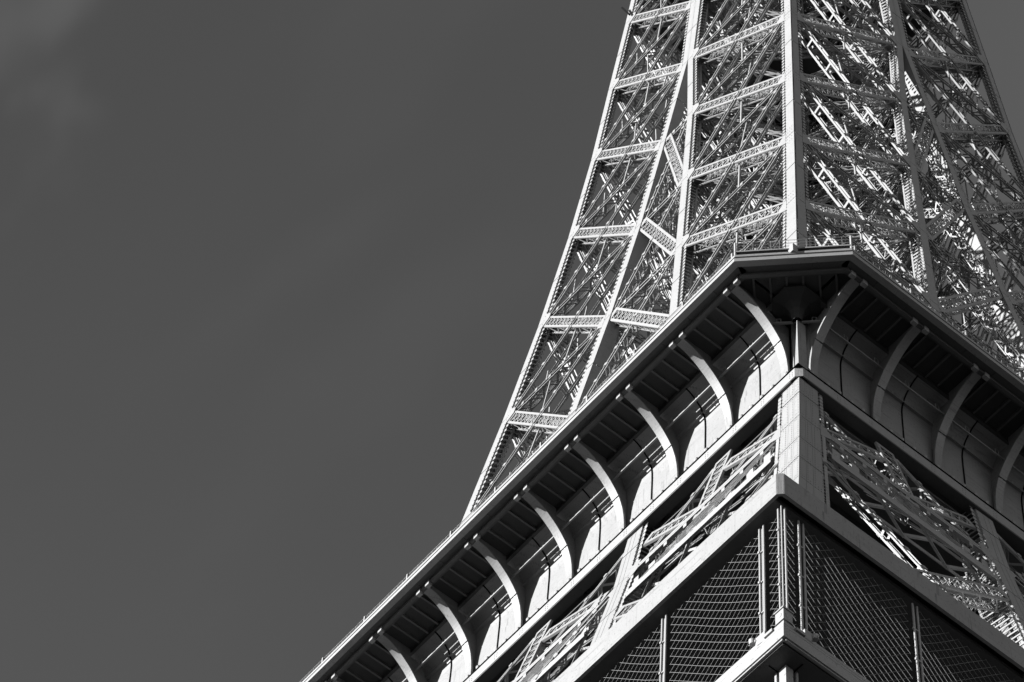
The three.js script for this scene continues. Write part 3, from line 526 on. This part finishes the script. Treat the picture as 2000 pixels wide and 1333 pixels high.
for (const [cx, cz] of [[1, 1], [1, -1], [-1, 1], [-1, -1]]) {
  const Q = (x, y, z) => V(cx * x, y, cz * z);
  new MB().box8([Q(A1 - 0.15, 68.05, A1), Q(A1, 68.05, A1 - 0.15), Q(A1 - 0.1, 68.05, A1 - 0.16), Q(A1 - 0.16, 68.05, A1 - 0.1), Q(A1 - 0.15, 68.98, A1), Q(A1, 68.98, A1 - 0.15), Q(A1 - 0.1, 68.98, A1 - 0.16), Q(A1 - 0.16, 68.98, A1 - 0.1)]).build('beam_corner', M.sheet, lower);
}
{ // corner pedestal and the fluted console below
  new MB().box(33.48, 33.78, 62.803, 63.22, 33.48, 33.78).box(33.45, 33.81, 63.223, 63.27, 33.45, 33.81).build('corner_pedestal', M.iron, lower);
  new MB().round(V(33.775, 63.02, 33.63), V(33.79, 63.02, 33.63), 0.1, 0.08, 12).build('medallion', M.iron, lower); new MB().round(V(33.63, 63.02, 33.775), V(33.63, 63.02, 33.79), 0.1, 0.08, 12).build('medallion', M.iron, lower);
  for (const s of [0, 1]) { const S = side(s); sbox(new MB(), S, 32.66, 33.02, 62.803, 63.1, 33.4, 33.72).build('corner_pedestal', M.iron, lower); sbox(new MB(), S, 33.1, 33.4, 62.62, 62.73, 33.77, 33.83).build('corner_scroll', M.iron, lower); }
  const prism = (x, z, w, y0, y1) => new MB().box8([V(x - w, y0, z - w), V(x + w, y0, z - w), V(x + w, y0, z + w), V(x - w, y0, z + w), V(x - w, y1, z - w), V(x + w, y1, z - w), V(x + w, y1, z + w), V(x - w, y1, z + w)]).build('corner_console', M.iron, lower);
  prism(33.2, 33.2, 0.12, 56, 61.78); prism(32.96, 33.3, 0.035, 56, 61.76); prism(33.3, 32.96, 0.035, 56, 61.76); prism(32.74, 33.3, 0.04, 56, 61.35); prism(33.3, 32.74, 0.04, 56, 61.35); prism(33.04, 33.04, 0.1, 56, 61.7);
}

// ---------------------------------------------------------------- rivets on the nearest plates
{
  const rv = (p, n, r, mb) => { const a = unit(cross(n, Math.abs(n.y) < 0.9 ? V(0, 1, 0) : V(1, 0, 0))), b = cross(n, a), t = add(p, n, r * 0.8), m = add(p, n, -r); for (let i = 0; i < 6; i++) { const q = (j) => add(add(p, a, r * Math.cos(j * Math.PI / 3)), b, r * Math.sin(j * Math.PI / 3)), w = (j) => add(add(t, a, r * 0.5 * Math.cos(j * Math.PI / 3)), b, r * 0.5 * Math.sin(j * Math.PI / 3)); mb.quad(q(i), q(i + 1), w(i + 1), w(i), m); if (i % 2 === 0) mb.quad(t, w(i), w(i + 1), w(i + 2), m); } };
  const onCol = new MB(), onBeam = new MB();
  for (const k of [-5, -4, -1, 0, 1, 2, 3]) for (let y = 0; y < 1; y += k < -2 ? 0.034 : 0.05) {
    const h = HALF[k] + (HALF[k + 1] - HALF[k]) * y, Y = LEVEL[k] + (LEVEL[k + 1] - LEVEL[k]) * y, d = colSize(k);
    const joint = k < -2 ? [0.3, 0.62, 1, 0].some((j) => Math.abs(j - y) < 0.05) : y < 0.11 || y > 0.89;
    const us = k < -2 ? (joint ? [0.06, 0.13, 0.2, 0.35, 0.45, 0.64, 0.76, 0.88] : [0.06, 0.35, 0.64, 0.94]) : joint ? [0.25, 0.5, 0.75] : [];
    for (const u of us) { rv(V(h - d * u, Y, h + 0.004), V(0, 0, 1), 0.024, onCol); rv(V(h + 0.004, Y, h - d * u), V(1, 0, 0), 0.024, onCol); }
  }
  tag(onCol.build('rivets', M.iron, upper), null, null, null, 'stuff');
  for (let s = 0; s < 2; s++) for (let i = 0; i < 18; i++) for (const [u, y] of [[0, 110.6], [0, 110.73], [0, 110.87], [0.16, 110.6], [0.16, 110.73], [0.16, 110.87]]) rv(side(s).P(16.9 - 1.78 * i + u, y, 17.45), side(s).P(0, 0, 1), 0.028, onBeam);
  for (const y of [110.56, 110.66, 110.76, 110.86]) for (const u of [-0.1, -0.04, 0.04, 0.1]) rv(V(17.325 + u * 0.7, y, 17.325 - u * 0.7), unit(V(1, 0, 1)), 0.016, onBeam);
  for (let y = 68.12; y < 68.95; y += 0.12) for (const u of [-0.07, 0.07]) rv(V(33.825 + u * 0.7, y, 33.825 - u * 0.7), unit(V(1, 0, 1)), 0.014, onBeam);
  tag(onBeam.build('rivets', M.iron, lower), null, null, null, 'stuff');
}
// ---------------------------------------------------------------- nets, net posts and floodlights: things of their own
const postAt = { left: [32.74, 28.85, 24.9], right: [32.85, 28.83, 24.9] };
function netPost(x, y, z, ax, corner) {
  const g = new THREE.Group(); g.name = numbered('net_post'); g.position.set(x, y, z); scene.add(g);
  const H = 68.0 - y, offs = corner ? [[-0.09, 0.03], [0.04, 0.04], [0.03, -0.09]] : ax === 'x' ? [[-0.08, 0.02], [-0.015, -0.02], [0.08, 0.02]] : [[0.02, 0.08], [-0.02, 0.015], [0.02, -0.08]];
  offs.forEach(([a, b], i) => new MB().round(V(a, 0, b), V(a, H, b), i === 1 ? 0.022 : 0.03, i === 1 ? 0.022 : 0.03, 8).build('tube', M.steel, g));
  for (let i = 1; i < 4; i++) { const q = H * i / 4 + 0.2; const mb = new MB(); mb.rod(V(offs[0][0], q, offs[0][1]), V(offs[2][0], q, offs[2][1]), 0.035); mb.rod(V(offs[0][0], q - 0.04, offs[0][1] + 0.03), V(offs[0][0], q + 0.04, offs[0][1] + 0.03), 0.05); mb.build('clamp', M.steel, g); }
  return g;
}
tag(netPost(33.55, 63.273, 33.55, 'x', true), 'three-tube steel net post on the corner pedestal of the lower gallery', 'net post');
['first', 'second'].forEach((w, i) => {
  tag(netPost(postAt.left[i], 62.803, N1, 'x'), w + ' steel net post left of the corner, on the sunlit side of the lower gallery', 'net post');
  tag(netPost(N1, 62.803, postAt.right[i], 'z'), w + ' steel net post right of the corner, on the shaded side of the lower gallery', 'net post');
});
function net(s, u1, u0, label) {                                  // diamond mesh rope net with a slight sag
  const mb = new MB(), y0 = 62.83, y1 = 68.03, q = 0.34, zoff = (u, y) => 0.05 + 0.06 * Math.sin((u - u0) / (u1 - u0) * Math.PI) * Math.sin((y - y0) / (y1 - y0) * Math.PI);
  const P = (u, y) => { const w = y > y1 - 0.03 || y < y0 + 0.03 || u > u1 - 0.03 || u < u0 + 0.03 ? 0 : 0.016 * Math.sin(u * 2.1 + y * 0.7) + 0.007 * Math.sin(u * 5.3 - y * 3.1); return s ? V(N1 - zoff(u, y), y + w, u) : V(u, y + w, N1 - zoff(u, y)); };
  const strand = (fn, ta, tb) => { const n = Math.max(1, Math.ceil((tb - ta) / 0.7)); for (let i = 0; i < n; i++) { const a = fn(ta + (tb - ta) * i / n), b = fn(ta + (tb - ta) * (i + 1) / n); if (a.distanceTo(b) > 0.02) mb.rod(P(a.x, a.y), P(b.x, b.y), 0.009, false); } };
  for (let c = Math.floor((y0 - u1) / q) * q; c < y1 - u0; c += q) { const a = Math.max(u0, y0 - c), b = Math.min(u1, y1 - c); if (b > a) strand((u) => ({ x: u, y: u + c, distanceTo: null, ...{ distanceTo: (o) => Math.hypot(o.x - u, o.y - u - c) } }), a, b); }
  for (let c = Math.floor((y0 + u0) / q) * q; c < y1 + u1; c += q) { const a = Math.max(u0, c - y1), b = Math.min(u1, c - y0); if (b > a) strand((u) => ({ x: u, y: c - u, distanceTo: (o) => Math.hypot(o.x - u, o.y - c + u) }), a, b); }
  const o = mb.build('safety_net', M.rope, scene); tag(o, label, 'net'); return o;
}
net(0, 33.4, 32.95, 'narrow rope net beside the corner post, left sunlit side of the lower gallery');
net(0, 32.55, 29.05, 'wide diamond rope net between the first and second posts left of the corner');
net(0, 28.65, 25.1, 'diamond rope net beyond the second post left of the corner, at the bottom edge');
net(1, 33.4, 33.05, 'narrow rope net beside the corner post, right shaded side of the lower gallery');
net(1, 32.65, 29.05, 'wide diamond rope net between the first and second posts right of the corner');
net(1, 28.65, 25.1, 'diamond rope net beyond the second post right of the corner, at the right edge');

function floodlight() {
  const g = new THREE.Group(); g.name = numbered('floodlight'); scene.add(g);
  new MB().box(-0.13, 0.13, 0, 0.09, -0.13, 0.1).build('base', M.steel, g);
  new MB().round(V(0, 0.09, 0), V(0, 0.27, 0.03), 0.12, 0.13, 10).build('housing', M.iron, g);
  new MB().round(V(0, 0.271, 0.03), V(0, 0.33, 0.04), 0.12, 0.05, 10).build('lens', M.lens, g);
  return g;
}
const fl0 = floodlight(); let flUsed = false;
const ORD = ['first', 'second', 'third', 'fourth', 'fifth', 'sixth', 'seventh'];
for (const s of [0, 1]) for (let b = 0; b < (s ? 4 : 7); b++) for (let j = 0; j < (s && b === 3 ? 2 : !s && b === 6 ? 1 : 5); j++) {
  let o = fl0; if (flUsed) { o = fl0.clone(); o.name = numbered('floodlight'); scene.add(o); } flUsed = true;
  const u = FIRST - STEP * b + 0.12 - 0.66 * j - (j ? 0 : -0.2), p = side(s).P(u, 111.093, 17.33); o.position.copy(p); o.rotation.y = s ? Math.PI / 2 : 0;
  const dir = s ? 'right' : 'left', lit = s ? 'shaded' : 'sunlit';
  tag(o, j ? `${ORD[j - 1]} floodlight ${dir} of the ${ORD[b]} curved bracket from the corner, ${lit} upper ledge` : `floodlight at the foot of the ${ORD[b]} curved bracket from the corner, ${lit} side`, 'floodlight', 'floodlights along the upper gallery ledge');
}
function potLight(x, y, z, label) {
  const g = new THREE.Group(); g.name = numbered('spotlight'); g.position.set(x, y, z); scene.add(g);
  new MB().round(V(0, 0, 0), V(0, 0.15, 0), 0.075, 0.095, 14).build('housing', M.steel, g); new MB().rod(V(-0.12, 0.06, 0), V(0.12, 0.06, 0), 0.03).rod(V(0.12, 0.06, 0), V(0.12, -0.05, 0.02), 0.03).build('yoke', M.steel, g); new MB().round(V(0, 0.151, 0), V(0, 0.16, 0), 0.09, 0.08, 14).build('lens', M.lens, g);
  return tag(g, label, 'spotlight');
}
potLight(32.82, 62.52, 33.95, 'drum spotlight hung on the lower cornice, left sunlit side by the first post');
potLight(33.95, 62.52, 32.9, 'drum spotlight hung on the lower cornice, right shaded side by the first post');
{ const o = new MB().rod(V(-8.35, 197.85, 8.62), V(-7.6, 195.75, 8.5), 0.13).build('warning_rod', M.dark, scene); tag(o, 'short dark rod sticking out of the far left column near the top edge', 'rod'); }

renderer.render(scene, camera);
